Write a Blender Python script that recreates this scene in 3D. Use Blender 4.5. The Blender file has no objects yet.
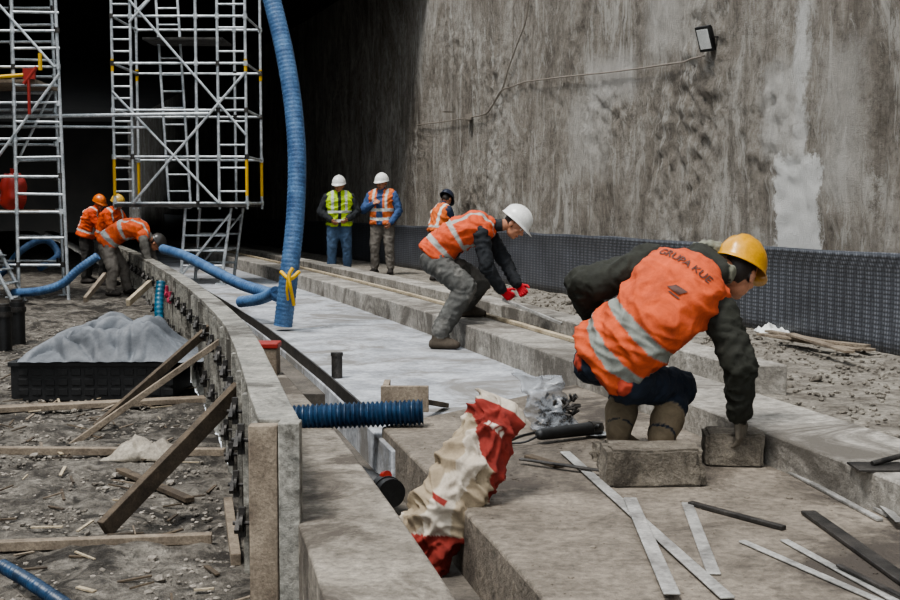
import bpy, bmesh, math, random
from math import sin, cos, pi, radians, exp, sqrt
from mathutils import Vector, Matrix, noise
from mathutils.bvhtree import BVHTree
random.seed(7)
V=Vector
CAMH=1.25; FP=1250.0; TH=math.atan(95/1250.0)
cT,sT=cos(TH),sin(TH)
# ---------- survey helpers -------------
def W(px,py,Y):
    u=(px-450)/FP; v=(300-py)/FP
    k=Y/(cT+v*sT)
    return V((u*k,Y,CAMH+(-sT+v*cT)*k))
def G(px,py,z=0.0):
    u=(px-450)/FP; v=(300-py)/FP
    dz=-sT+v*cT; k=(z-CAMH)/dz
    return V((u*k,(cT+v*sT)*k,z))
def x0(y):
    return -.38*(y-4)+3.12*(0.7351-exp(-y/13.0)) if y>-6 else x0(-6)+.0
def T(off,y,z): return V((x0(y)+off,y,z))
def fdx(y):
    t=max(0,min(1,(9.5-y)/4.6)); return -.10*t*t*(3-2*t)
def TF(off,y,z): return V((x0(y)+off+fdx(y),y,z))
def hexc(h,a=1):
    h=h.lstrip('#'); r=[int(h[i:i+2],16)/255 for i in (0,2,4)]
    r=[c/12.92 if c<=.04045 else ((c+.055)/1.055)**2.4 for c in r]
    return (r[0],r[1],r[2],a)
# ---------- materials -------------
def newmat(name):
    m=bpy.data.materials.new(name); m.use_nodes=True
    nt=m.node_tree; b=nt.nodes['Principled BSDF']
    return m,nt,b
def N(nt,t,**k):
    n=nt.nodes.new(t)
    for a,b in k.items(): setattr(n,a,b)
    return n
def ramp(nt,src,stops):
    r=N(nt,'ShaderNodeValToRGB'); el=r.color_ramp.elements
    while len(el)<len(stops): el.new(.5)
    for e,(p,c) in zip(el,stops): e.position=p; e.color=c if len(c)==4 else (*c,1)
    nt.links.new(src,r.inputs[0]); return r
def noise_n(nt,co,scale,detail=6,rough=.6,dist=0):
    n=N(nt,'ShaderNodeTexNoise'); n.inputs['Scale'].default_value=scale; n.inputs['Detail'].default_value=detail
    n.inputs['Roughness'].default_value=rough; n.inputs['Distortion'].default_value=dist
    nt.links.new(co,n.inputs['Vector']); return n
def mixc(nt,fac,a,b,mode='MIX'):
    m=N(nt,'ShaderNodeMix',data_type='RGBA',blend_type=mode)
    for sock,val in ((m.inputs[0],fac),(m.inputs[6],a),(m.inputs[7],b)):
        if hasattr(val,'links') or hasattr(val,'is_linked'): nt.links.new(val,sock)
        else: sock.default_value=val
    return m.outputs[2]
def speck(name,c1,c2,scale=3,fine=40,rough=.85,bump=.3,dark=None,metal=0,bd=.02,cd=None,lo=.5,hi=1.3):
    m,nt,b=newmat(name)
    co=N(nt,'ShaderNodeTexCoord').outputs['Object']
    n1=noise_n(nt,co,scale,8,.65,.3)
    r=ramp(nt,n1.outputs[0],[(.35,c1),(.65,c2)])
    n2=noise_n(nt,co,fine,5,.75)
    r2=ramp(nt,n2.outputs[0],[(.32,(lo,lo,lo)),(.68,(hi,hi,hi))])
    col=mixc(nt,.8,r.outputs[0],r2.outputs[0],'MULTIPLY')
    if dark:
        n3=noise_n(nt,co,scale*.35,7,.72,1)
        r3=ramp(nt,n3.outputs[0],[(.5,(0,0,0)),(.60,(1,1,1))])
        col=mixc(nt,r3.outputs[0],col,dark)
    nt.links.new(col,b.inputs['Base Color'])
    b.inputs['Roughness'].default_value=rough; b.inputs['Metallic'].default_value=metal
    if bump:
        bp=N(nt,'ShaderNodeBump'); bp.inputs['Strength'].default_value=bump; bp.inputs['Distance'].default_value=bd
        ad=N(nt,'ShaderNodeMath',operation='ADD'); nt.links.new(n1.outputs[0],ad.inputs[0]); nt.links.new(n2.outputs[0],ad.inputs[1])
        nt.links.new(ad.outputs[0],bp.inputs['Height']); nt.links.new(bp.outputs[0],b.inputs['Normal'])
    return m
def plain(name,c,rough=.5,metal=0,alpha=1,trans=0):
    m=speck(name,tuple(x*.8 for x in c[:3])+(1,),c,4,60,rough,.08,None,metal,.005,None,.75,1.1)
    return m
def colmat(name,rough=.85,bump=.25):
    m,nt,b=newmat(name)
    at=N(nt,'ShaderNodeAttribute'); at.attribute_name='Col'
    co=N(nt,'ShaderNodeTexCoord').outputs['Object']
    n1=noise_n(nt,co,11,7,.72,.5); r=ramp(nt,n1.outputs[0],[(.3,(.52,.49,.47)),(.65,(1.12,1.12,1.12))])
    c=mixc(nt,.9,at.outputs['Color'],r.outputs[0],'MULTIPLY')
    nt.links.new(c,b.inputs['Base Color']); b.inputs['Roughness'].default_value=rough
    n2=noise_n(nt,co,60,4,.7)
    bp=N(nt,'ShaderNodeBump'); bp.inputs['Strength'].default_value=bump; bp.inputs['Distance'].default_value=.01
    nt.links.new(n2.outputs[0],bp.inputs['Height']); nt.links.new(bp.outputs[0],b.inputs['Normal'])
    return m
M_conc=speck('concrete_plinth',hexc('#79746c'),hexc('#aca79e'),2.6,20,.85,.7,hexc('#5c5750'),lo=.36,hi=1.35)
M_kerb=speck('concrete_kerb_dirty',hexc('#6c655b'),hexc('#999185'),3.2,24,.9,.8,hexc('#514a42'),lo=.36,hi=1.35)
M_slab=speck('concrete_slab_near',hexc('#625a50'),hexc('#8c8275'),2.2,22,.85,.8,hexc('#423b34'),lo=.36,hi=1.35)
M_floor=speck('concrete_floor_pale',hexc('#85878a'),hexc('#b9bbbf'),2.6,18,.8,.45,hexc('#75726e'),lo=.5,hi=1.25)
M_dark=speck('concrete_dark',hexc('#4a453f'),hexc('#6b645b'),3,40,.9,.4)
M_gravel=speck('gravel_ground',hexc('#4b453e'),hexc('#979085'),5.5,18,.95,1.0,hexc('#36312b'),0,.08,None,.25,1.55)
M_gravelR=speck('gravel_ground_pale',hexc('#746d63'),hexc('#aaa397'),4,24,.95,1.0,None,0,.05,None,.3,1.4)
M_stone=speck('gravel_stone',hexc('#5a544c'),hexc('#a9a196'),9,60,.95,.3)
M_tunnel=speck('tunnel_concrete_painted_shade',hexc('#15130f'),hexc('#26221d'),.5,20,.95,.3)  # near-black base puts the tunnel's darkness into the concrete colour
M_steel=speck('galvanised_steel',hexc('#9ba1a4'),hexc('#d8dcde'),6,60,.42,.1,None,.4)
M_steeld=speck('dark_steel',hexc('#2b2a29'),hexc('#55514d'),8,60,.5,.2,None,.5)
M_flat=speck('zinc_flat_bar',hexc('#7d7b77'),hexc('#bab8b3'),6,50,.5,.15,None,.3)
M_wood=speck('weathered_timber',hexc('#675b4e'),hexc('#958877'),6,70,.85,.4)
M_woodd=speck('dark_timber',hexc('#3c332a'),hexc('#635646'),6,70,.85,.4)
M_woodl=speck('pale_timber',hexc('#94866f'),hexc('#bdaf97'),6,70,.8,.3)
M_form=speck('formwork_panel',hexc('#727069'),hexc('#a19d93'),5,30,.7,.5,hexc('#4e4a43'),lo=.36,hi=1.35)
M_blue=speck('blue_hose_plastic',hexc('#304d72'),hexc('#587a9f'),5,50,.5,.15)
M_blued=speck('dark_blue_hose_plastic',hexc('#14293f'),hexc('#274766'),6,60,.4,.1)
M_teal=speck('teal_hose_plastic',hexc('#1b4c60'),hexc('#296680'),6,60,.4,.1)
M_black=speck('black_plastic',hexc('#121212'),hexc('#262626'),6,60,.5,.2)
M_yellow=plain('yellow_paint',hexc('#d9ab1e'),.5)
M_red=plain('red_paint',hexc('#962a20'),.5)
M_pink=plain('pink_plastic',hexc('#b5405a'),.5)
M_white=plain('white_plastic',hexc('#dededa'),.35)
M_cloth=colmat('workwear_fabric')
M_skin=colmat('skin',.55,.08)
M_eye=plain('eye_dark',hexc('#20150f'),.2)
M_eyew=plain('eye_white',hexc('#d8d2ca'),.3)
# ---------- mesh builder -------------
def ico_t(sub):
    bm=bmesh.new(); bmesh.ops.create_icosphere(bm,subdivisions=sub,radius=1)
    bm.verts.ensure_lookup_table()
    r=([v.co.copy() for v in bm.verts],[[v.index for v in f.verts] for f in bm.faces]); bm.free(); return r
ICO={s:ico_t(s) for s in (1,2,3)}
def frame(d,up=V((0,0,1))):
    d=d.normalized()
    if abs(d.dot(up.normalized()))>.985: up=V((0,1,0)) if abs(d.y)<.9 else V((1,0,0))
    s=d.cross(up).normalized(); u=s.cross(d).normalized()
    return d,s,u
class MB:
    def __init__(s): s.v=[];s.f=[];s.m=[]
    def add(s,vs,fs,mi=0):
        b=len(s.v); s.v+=[tuple(p) for p in vs]; s.f+=[[i+b for i in f] for f in fs]; s.m+=[mi]*len(fs)
    def beam(s,a,b,w,h,mi=0,up=V((0,0,1)),roll=0):
        a=V(a);b=V(b); d,x,u=frame(b-a,up)
        if roll: R=Matrix.Rotation(roll,3,d); x=R@x;u=R@u
        vs=[p+x*i*w/2+u*j*h/2 for p in (a,b) for i,j in ((-1,-1),(1,-1),(1,1),(-1,1))]
        s.add(vs,[[3,2,1,0],[4,5,6,7],[0,1,5,4],[1,2,6,5],[2,3,7,6],[3,0,4,7]],mi)
    def box(s,lo,hi,mi=0):
        lo=V(lo);hi=V(hi); c=(lo+hi)/2
        s.beam((c.x,lo.y,c.z),(c.x,hi.y,c.z),hi.x-lo.x,hi.z-lo.z,mi)
    def tube(s,a,b,r,mi=0,n=10,r2=None):
        a=V(a);b=V(b); r2=r if r2 is None else r2; d,x,u=frame(b-a)
        vs=[];
        for p,rr in ((a,r),(b,r2)):
            vs+=[p+(x*cos(2*pi*i/n)+u*sin(2*pi*i/n))*rr for i in range(n)]
        fs=[[i,(i+1)%n,n+(i+1)%n,n+i] for i in range(n)]+[list(range(n))[::-1],list(range(n,2*n))]
        s.add(vs,fs,mi)
    def ell(s,c,R,r,mi=0,sub=2):
        vs,fs=ICO[sub]; c=V(c)
        s.add([c+R@V((v.x*r[0],v.y*r[1],v.z*r[2])) for v in vs],fs,mi)
    def ball(s,c,r,mi=0,sub=2): s.ell(c,Matrix.Identity(3),(r,r,r),mi,sub)
    def cap(s,a,b,r1,r2=None,mi=0,n=14):
        r2=r1 if r2 is None else r2
        s.ball(a,r1,mi); s.ball(b,r2,mi)
        if (V(b)-V(a)).length>1e-4: s.tube(a,b,r1,mi,n,r2)
    def loft(s,rings,mi=0,caps=True):
        n=len(rings[0]); b=[p for r in rings for p in r]; fs=[]
        for k in range(len(rings)-1):
            for i in range(n):
                j=(i+1)%n; fs.append([k*n+i,k*n+j,(k+1)*n+j,(k+1)*n+i])
        if caps: fs+= [list(range(n))[::-1],[(len(rings)-1)*n+i for i in range(n)]]
        s.add(b,fs,mi)
    def sweep(s,pts,rf,mi=0,ds=.05,n=14,caps=True):
        P=spline(pts,ds); rings=[];L=0;u=None
        for i,p in enumerate(P):
            d=(P[min(i+1,len(P)-1)]-P[max(i-1,0)]).normalized()
            if i: L+=(p-P[i-1]).length
            if u is None: _,x,u=frame(d)
            u=(u-d*u.dot(d)).normalized(); x=d.cross(u)
            r=rf(L) if callable(rf) else rf
            rings.append([p+(x*cos(2*pi*k/n)+u*sin(2*pi*k/n))*r for k in range(n)])
        s.loft(rings,mi,caps)
    def build(s,name,mats,smooth=35,parent=None,bevel=0):
        me=bpy.data.meshes.new(name); me.from_pydata(s.v,[],s.f)
        for m in mats: me.materials.append(m)
        me.polygons.foreach_set('material_index',s.m)
        me.update()
        if smooth:
            me.polygons.foreach_set('use_smooth',[True]*len(me.polygons)); me.set_sharp_from_angle(angle=radians(smooth))
        o=bpy.data.objects.new(name,me); bpy.context.scene.collection.objects.link(o)
        if parent: o.parent=parent
        if bevel:
            b=o.modifiers.new('b','BEVEL'); b.width=bevel; b.segments=2; b.limit_method='ANGLE'
        return o
def spline(pts,ds):
    pts=[V(p) for p in pts]
    if len(pts)==2:
        n=max(2,int((pts[1]-pts[0]).length/ds)); return [pts[0].lerp(pts[1],i/n) for i in range(n+1)]
    out=[]; P=[pts[0]*2-pts[1]]+pts+[pts[-1]*2-pts[-2]]
    for i in range(1,len(P)-2):
        a,b,c,d=P[i-1:i+3]; n=max(2,int((c-b).length/ds))
        for k in range(n):
            t=k/n
            out.append(.5*((2*b)+(c-a)*t+(2*a-5*b+4*c-d)*t*t+(3*b-a-3*c+d)*t**3))
    out.append(pts[-1]); return out
def empty(name):
    e=bpy.data.objects.new(name,None); bpy.context.scene.collection.objects.link(e); e.empty_display_size=.1; return e
def extr(name,prof,y0,y1,mat,step=.3,bevel=.012,wob=.004,parent=None,mats=None,TT=None):
    TT=TT or T
    mb=MB(); n=max(1,int((y1-y0)/step)); rings=[]
    for i in range(n+1):
        y=y0+(y1-y0)*i/n
        rings.append([TT(o+noise.noise(V((y*1.3,o*5,z*5)))*wob,y,z+noise.noise(V((y*1.1+9,o*5,z*5)))*wob) for o,z in prof])
    mb.loft(rings); o=mb.build(name,mats or [mat],30,parent,bevel)
    bm=bmesh.new(); bm.from_mesh(o.data); bmesh.ops.recalc_face_normals(bm,faces=bm.faces); bm.to_mesh(o.data); bm.free()
    return o
def pitz(y):
    t=min(1,max(0,(y-13)/6.5)); return -.5+.3*t*t*(3-2*t)
def grid(name,us,vs,fn,mat):
    mb=MB(); nu,nv=len(us),len(vs)
    vv=[fn(u,v) for u in us for v in vs]
    fs=[[i*nv+j,i*nv+j+1,(i+1)*nv+j+1,(i+1)*nv+j] for i in range(nu-1) for j in range(nv-1)]
    mb.add(vv,fs); return mb.build(name,[mat],60)
def fr(a,b,s):
    n=max(1,int(round((b-a)/s))); return [a+(b-a)*i/n for i in range(n+1)]
def rdg(p,k=2.2): return (1-min(1,abs(noise.noise(p))*k))
# ---------- ground -----------
grid('floor_gravel_pit',fr(-3,3.9,.3)+fr(3.95,14,.045)+fr(14.1,20,.12)+fr(20.5,70,.8),[-9,-7,-5.5]+fr(-5,-.50,.055),
     lambda y,o:T(o,y,pitz(y)+.04*noise.noise(V((o*2,y*2,0)))+.03*noise.noise(V((o*7,y*7,3)))+.02*noise.noise(V((o*17,y*17,3)))),M_gravel)
grid('floor_gravel_trackside',fr(-3,20,.12)+fr(20.5,70,.7),fr(2.5,5.6,.12),
     lambda y,o:T(o,y,-.015+.02*noise.noise(V((o*3,y*3,0)))+.012*noise.noise(V((o*12,y*12,3)))),M_gravelR)
def stones(name,n,yr,orr,zf,sz,mat):
    mb=MB(); vs,fs=ICO[1]
    for _ in range(n):
        y=yr[0]+(yr[1]-yr[0])*random.random()**1.5; o=random.uniform(*orr); s=random.uniform(*sz)*(1+ (random.random()<.04)*1.2)
        c=T(o,y,zf(y)+s*.25); R=Matrix.Rotation(random.uniform(0,6),3,'Z')@Matrix.Rotation(random.uniform(-.4,.4),3,'X')
        mb.add([c+R@V((v.x*s*random.uniform(.7,1.2),v.y*s*random.uniform(.6,1),v.z*s*random.uniform(.4,.7))) for v in vs],fs)
    return mb.build(name,[mat],0)
stones('gravel_heap',7500,(3.5,17),(-4.2,-.62),pitz,(.006,.020),M_stone)
stones('gravel_ballast',3200,(5,20),(2.55,5.25),lambda y:-.01,(.008,.028),M_gravelR)
mb=MB()
for _ in range(320):
    y=random.uniform(4,14); o=random.uniform(-3.6,-.65); c=T(o,y,pitz(y)+.02); a=random.uniform(0,pi); l=random.uniform(.04,.2)
    mb.beam(c,c+V((cos(a)*l,sin(a)*l,random.uniform(-.01,.03))),random.uniform(.006,.025),.008,random.choice((0,1,1,1,2)))
mb.build('timber_splinters',[M_wood,M_woodd,M_woodl],0)
# ---------- track concrete -----------
extr('concrete_kerb_beam',[(-.42,-.5),(0,-.5),(0,0),(-.42,0)],2.2,60,M_kerb)
extr('floor_drain_channel',[(-.02,-.5),(.34,-.5),(.34,-.28),(-.02,-.28)],2.2,9,M_dark,bevel=0)
extr('floor_channel_infill',[(-.02,-.5),(.34,-.5),(.34,-.12),(-.02,-.12)],9,60,M_dark,bevel=0)
mb=MB()
def slab(mb,pts,z0,z1):
    n=len(pts); mb.add([V((p.x,p.y,z0)) for p in pts]+[V((p.x,p.y,z1)) for p in pts],
      [list(range(n))[::-1],list(range(n,2*n))]+[[i,(i+1)%n,n+(i+1)%n,n+i] for i in range(n)])
ye=[2.2+i*.3 for i in range(17)]
L=[T(.28,y,0) for y in ye]; R=[T(1.98,y,0) for y in [8.7-i*.36 for i in range(19)]]
slab(mb,[*R[::-1],*L[::-1]],-.5,0)
o=mb.build('floor_slab_near',[M_slab],30,None,.015)
bm=bmesh.new();bm.from_mesh(o.data);bmesh.ops.recalc_face_normals(bm,faces=bm.faces);bm.to_mesh(o.data);bm.free()
extr('floor_walkway_slab',[(.26,-.5),(2.0,-.5),(2.0,-.06),(.26,-.06)],6.6,60,M_floor,bevel=.01)
extr('concrete_track_plinth',[(1.95,-.4),(2.5,-.4),(2.5,.16),(1.95,.16)],2.2,60,M_conc)
extr('concrete_track_plinth',[(2.9,-.2),(3.22,-.2),(3.22,.19),(2.9,.19)],8.25,60,M_conc)
extr('timber_guide_rail',[(2.62,.0),(2.70,.0),(2.70,.07),(2.62,.07)],9.2,50,M_woodl,bevel=.004)
extr('timber_guide_rail',[(2.36,.162),(2.41,.162),(2.41,.195),(2.36,.195)],8.8,50,M_woodl,bevel=.004)
extr('steel_edge_angle',[(.27,-.058),(.34,-.058),(.34,-.045),(.285,-.045),(.285,.03),(.27,.03)],7.6,40,M_steeld,bevel=0)
# ---------- walls ---------
def mk_wall():
    m,nt,b=newmat('diaphragm_wall_concrete')
    co=N(nt,'ShaderNodeTexCoord').outputs['Object']
    mp=N(nt,'ShaderNodeMapping'); mp.inputs['Scale'].default_value=(1,1,.55); nt.links.new(co,mp.inputs['Vector'])
    n1=noise_n(nt,mp.outputs[0],1.0,13,.78,.7)
    r1=ramp(nt,n1.outputs[0],[(.34,hexc('#6c6358')),(.47,hexc('#928a7f')),(.56,hexc('#a9a298')),(.66,hexc('#ccc8c0'))])
    n2=noise_n(nt,co,7,12,.88); r2=ramp(nt,n2.outputs[0],[(.38,(.32,.30,.28)),(.49,(.95,.95,.95)),(.64,(1.35,1.35,1.35))])
    col=mixc(nt,.85,r1.outputs[0],r2.outputs[0],'MULTIPLY')
    mp2=N(nt,'ShaderNodeMapping'); mp2.inputs['Scale'].default_value=(1,4.5,.18); nt.links.new(co,mp2.inputs['Vector'])
    n3=noise_n(nt,mp2.outputs[0],1.1,9,.75,.2); r3=ramp(nt,n3.outputs[0],[(.52,(0,0,0)),(.66,(.6,.6,.6))])
    col=mixc(nt,r3.outputs[0],col,hexc('#5b5248'))
    mp4=N(nt,'ShaderNodeMapping'); mp4.inputs['Scale'].default_value=(1,2.4,.6); mp4.inputs['Location'].default_value=(7,3,2); nt.links.new(co,mp4.inputs['Vector'])
    n4=noise_n(nt,mp4.outputs[0],1.3,12,.85,.8); r4=ramp(nt,n4.outputs[0],[(.52,(0,0,0)),(.59,(.8,.8,.8))])
    col=mixc(nt,r4.outputs[0],col,hexc('#c9c5bd'))
    sx=N(nt,'ShaderNodeSeparateXYZ'); 
    nd=noise_n(nt,co,5,8,.8); vm=N(nt,'ShaderNodeVectorMath',operation='MULTIPLY_ADD')
    nt.links.new(nd.outputs[1],vm.inputs[0]); vm.inputs[1].default_value=(.6,.6,.6)
    vs=N(nt,'ShaderNodeVectorMath',operation='SUBTRACT'); nt.links.new(co,vs.inputs[0]); vs.inputs[1].default_value=(.3,.3,.3)
    nt.links.new(vs.outputs[0],vm.inputs[2]); nt.links.new(vm.outputs[0],sx.inputs[0])
    def band(sock,c,h,soft):
        a=N(nt,'ShaderNodeMath',operation='SUBTRACT'); nt.links.new(sock,a.inputs[0]); a.inputs[1].default_value=c
        ab=N(nt,'ShaderNodeMath',operation='ABSOLUTE'); nt.links.new(a.outputs[0],ab.inputs[0])
        mr=N(nt,'ShaderNodeMapRange'); nt.links.new(ab.outputs[0],mr.inputs[0]); mr.inputs[1].default_value=h; mr.inputs[2].default_value=h+soft
        mr.inputs[3].default_value=1; mr.inputs[4].default_value=0; return mr.outputs[0]
    def patch(y,hy,z,hz,soft,amt,c):
        nonlocal col
        q=N(nt,'ShaderNodeMath',operation='MULTIPLY'); nt.links.new(band(sx.outputs[1],y,hy,soft),q.inputs[0]); nt.links.new(band(sx.outputs[2],z,hz,soft),q.inputs[1])
        k=N(nt,'ShaderNodeMath',operation='MULTIPLY'); nt.links.new(q.outputs[0],k.inputs[0]); k.inputs[1].default_value=amt
        col=mixc(nt,k.outputs[0],col,c)
    patch(12.35,.36,1.2,.5,.06,.97,hexc('#ecebe7'))
    patch(12.3,.05,2.4,.75,.12,.85,hexc('#e4e2dd'))
    patch(12.7,.2,2.2,.35,.2,.6,hexc('#d8d5cf'))
    patch(11.6,.15,2.0,.6,.3,.5,hexc('#cdc9c2'))
    patch(16.6,.5,2.9,.15,.3,.6,hexc('#cfcbc5'))
    patch(17.3,.5,2.2,.4,.3,.45,hexc('#cbc7c0'))
    patch(15.2,.3,3.5,.3,.3,.5,hexc('#d0ccc5'))
    nt.links.new(col,b.inputs['Base Color']); b.inputs['Roughness'].default_value=.92
    ad=N(nt,'ShaderNodeMath',operation='ADD'); nt.links.new(n2.outputs[0],ad.inputs[0]); nt.links.new(n1.outputs[0],ad.inputs[1])
    bp=N(nt,'ShaderNodeBump'); bp.inputs['Strength'].default_value=1; bp.inputs['Distance'].default_value=.14
    nt.links.new(ad.outputs[0],bp.inputs['Height']); nt.links.new(bp.outputs[0],b.inputs['Normal'])
    return m
def wallpt(y,z):
    p=V((0,y,z)); d=.03*noise.noise(p*.6)
    mk=max(0,noise.noise(V((3,y*.5,z*.45)))-.05)
    g=max(0,1-((y-14.2)/.7)**2)*max(0,1-((z-2.6)/1.5)**2)
    g2=max(0,1-((y-16.8)/1.0)**2)*max(0,1-((z-2.4)/.8)**2)
    mk=min(.6,mk*.9+g*.45+g2*.35)
    d+=mk*.14*noise.fractal(V((5,y*6.5,z*6.5)),.7,2.2,5)
    d+=.012*noise.noise(p*5)
    for yj in (19.6,11.05,26.5,8.4): 
        e=abs(y-yj-.04*noise.noise(V((z*2,yj,0))))
        if e<.08: d+=.05*(1-e/.08)
    return T(5.5+d,y,z)
grid('wall_right',fr(-3,9,.5)+fr(9.05,24,.05)+fr(24.2,32,.15)+fr(33,75,1.5),[-.4]+fr(.4,6.2,.055)+[6.5,7.5,9],wallpt,mk_wall())
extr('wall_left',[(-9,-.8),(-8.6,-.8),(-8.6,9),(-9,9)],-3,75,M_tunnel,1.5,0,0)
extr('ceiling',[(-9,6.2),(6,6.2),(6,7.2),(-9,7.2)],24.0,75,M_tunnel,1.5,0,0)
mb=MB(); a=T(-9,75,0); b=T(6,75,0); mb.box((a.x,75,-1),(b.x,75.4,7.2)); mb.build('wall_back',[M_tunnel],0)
def mk_mem():
    m,nt,b=newmat('dimpled_membrane')
    co=N(nt,'ShaderNodeTexCoord').outputs['Object']
    v=N(nt,'ShaderNodeTexVoronoi'); v.inputs['Scale'].default_value=26; v.inputs['Randomness'].default_value=.1
    nt.links.new(co,v.inputs['Vector'])
    r=ramp(nt,v.outputs['Distance'],[(.15,hexc('#75787e')),(.5,hexc('#44464b'))])
    n=noise_n(nt,co,2,5,.6); r2=ramp(nt,n.outputs[0],[(.3,(.6,.6,.6)),(.7,(1.15,1.15,1.15))])
    nt.links.new(mixc(nt,.8,r.outputs[0],r2.outputs[0],'MULTIPLY'),b.inputs['Base Color'])
    b.inputs['Roughness'].default_value=.45
    bp=N(nt,'ShaderNodeBump'); bp.invert=True; bp.inputs['Strength'].default_value=.4; bp.inputs['Distance'].default_value=.02
    nt.links.new(v.outputs['Distance'],bp.inputs['Height']); nt.links.new(bp.outputs[0],b.inputs['Normal'])
    return m
M_mem=mk_mem()
mb=MB(); ys=fr(1,24,.1)+fr(24.3,60,.5); zs=[-.05,.1,.25,.4,.55,.7,.80,.84]
def mp(y,z,t=0): return T(5.33-t+.03*noise.noise(V((y*1.2,z*1.5,0)))-(.03 if z>.79 else 0),y,z+(.02*noise.noise(V((y*.9,0,4))) if z>.5 else 0))
nv=len(zs)
vv=[mp(y,z) for y in ys for z in zs]; mb.add(vv,[[i*nv+j,i*nv+j+1,(i+1)*nv+j+1,(i+1)*nv+j] for i in range(len(ys)-1) for j in range(nv-1)])
o=mb.build('dimpled_drainage_membrane',[M_mem],60); s=o.modifiers.new('s','SOLIDIFY'); s.thickness=.012
# ---------- formwork -------------
fe=empty('formwork_wall')
extr('panel_skin',[(-.345,-.55),(-.31,-.55),(-.31,.36),(-.345,.36)],4.95,34,M_form,.4,0,.004,fe,TT=TF)
extr('top_rail',[(-.47,.36),(-.305,.36),(-.305,.40),(-.47,.40)],4.93,34,M_form,.4,.005,.005,fe,TT=TF)
extr('waler_upper',[(-.40,.14),(-.345,.14),(-.345,.2),(-.40,.2)],4.95,34,M_steeld,.4,0,0,fe,TT=TF)
extr('waler_lower',[(-.40,-.25),(-.345,-.25),(-.345,-.19),(-.40,-.19)],4.95,34,M_steeld,.4,0,0,fe,TT=TF)
mb=MB(); y=4.97; k=0
while y<33:
    p=TF(-.42,y,0); mb.beam((p.x,p.y,-.55),(p.x,p.y,.36),.1,.03,0,V((0,1,0)))
    if k%5==0: mb.beam((p.x-.02,p.y+.05,-.55),(p.x-.02,p.y+.05,.37),.12,.06,0,V((0,1,0)))
    y+=.16; k+=1
mb.build('studs',[M_form],30,fe,.003)
mb=MB(); y=5.7; k=0
while y<30:
    for z in (.17,-.22):
        p=TF(-.48,y,z)
        mb.tube(p+V((.08,0,0)),p+V((-.07,0,0)),.010,0)
        mb.tube(p+V((-.02,0,0)),p+V((-.035,0,0)),.04,0,12)
        mb.beam(p+V((-.045,-.05,-.03)),p+V((-.045,.05,.03)),.022,.022,0)
        mb.beam(p+V((-.03,.02,-.07)),p+V((-.03,.02,.07)),.03,.025,0)
    y+=.8; k+=1
mb.build('tie_clamps',[M_steeld],30,fe)
mb=MB(); p=TF(-.39,4.88,0); mb.box((p.x-.12,4.86,-.6),(p.x-.005,4.93,.385)); mb.box((p.x+.0,4.84,-.6),(p.x+.085,4.93,.40),1)
mb.build('end_stop_board',[M_wood,M_form],30,fe,.006)
mb=MB()
for px,py in ((166,294),(170,300),(178,306)):
    p=W(px,py,15); mb.ball(p,.05,0,1); mb.tube(p,p+V((0,0,.1)),.03,0)
mb.build('clamp_caps',[M_pink],30,fe)
def board(name,a,b,w,h,mat,up=V((0,0,1)),roll=0):
    mb=MB(); mb.beam(a,b,w,h,0,up,roll); return mb.build(name,[mat],0,None,.004)
board('timber_brace',(-1.24,7.3,.17),(-1.83,6.5,-.46),.05,.10,M_woodd)
board('timber_brace',W(222,340,9.6),W(70,446,9.2),.04,.045,M_wood)
board('timber_brace',W(212,326,10.6),W(96,428,9.6),.04,.07,M_woodd)
board('timber_brace',W(150,283,16),W(128,303,15.2),.05,.08,M_woodl)
board('timber_brace',W(105,275,18),W(85,300,17),.05,.08,M_wood)
board('timber_plank',G(-60,412,-.46),G(205,399,-.46),.16,.045,M_wood)
board('timber_plank',G(-60,450,-.47),G(225,452,-.47),.07,.05,M_wood)
board('timber_plank',G(-60,548,-.46),G(212,538,-.46),.06,.05,M_wood)
board('timber_plank',G(228,502,-.47),G(236,560,-.47),.05,.06,M_wood)
board('timber_plank',G(0,330,-.4),G(60,318,-.36),.2,.05,M_wood)
board('timber_plank',G(120,470,-.47),G(190,500,-.47),.06,.03,M_woodd)
# ---------- hoses -------------
def rib(r,p=.045,a=.07): return lambda L:r*(1+a*sin(2*pi*L/p))
def hose(name,pts,r,mat,ds=.0112,p=.045,a=.07,n=16,extra=None):
    mb=MB(); mb.sweep(pts,rib(r,p,a),0,ds,n); 
    mats=[mat]
    if extra: extra(mb); mats.append(M_yellow); mats.append(M_black)
    return mb.build(name,mats,50)
def ex(mb):
    mb.sweep([W(293,268,12.72),W(289,276,12.7),W(291,290,12.7),W(294,305,12.8)],.02,1,.02,8)
    mb.sweep([W(281,272,12.85),W(290,279,12.75),W(299,272,12.85)],.022,1,.02,8)
    mb.sweep([W(288,276,12.75),W(287,290,12.75),W(288,300,12.8)],.014,1,.02,8)
hose('blue_ventilation_hose',[W(262,-40,13.6),W(272,0,13.5),W(284,50,13.4),W(293,105,13.3),W(297,160,13.2),W(295,220,13.1),W(289,275,13.0),W(283,326,13.0)],.097,M_blue,.016,.045,.04,16,ex)
hose('blue_ventilation_hose',[W(163,249,17),W(185,256,16),W(212,270,15),W(240,284,14.2),W(262,291,13.8),W(277,296,13.4)],.062,M_blue,.016,.05,.06)
hose('blue_ventilation_hose',[W(240,302,13.9),W(260,299,13.7),W(276,292,13.4)],.062,M_blue,.016,.05,.06)
hose('blue_ventilation_hose',[W(14,293,18.6),W(40,291,18.3),W(62,284,18.2),W(78,270,18.2),W(98,256,18.2)],.062,M_blue,.016,.05,.06)
hose('blue_ventilation_hose',[W(-20,290,21),W(5,270,21),W(22,250,21),W(45,240,21.5),W(58,255,21.5),W(40,268,21)],.06,M_blue,.016,.05,.05)
hose('teal_drain_hose',[W(161,282,12.4),W(159,305,12.3),W(160,335,12.2),W(165,365,12.0),W(176,392,11.6)],.045,M_teal,.011,.045,.06)
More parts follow.
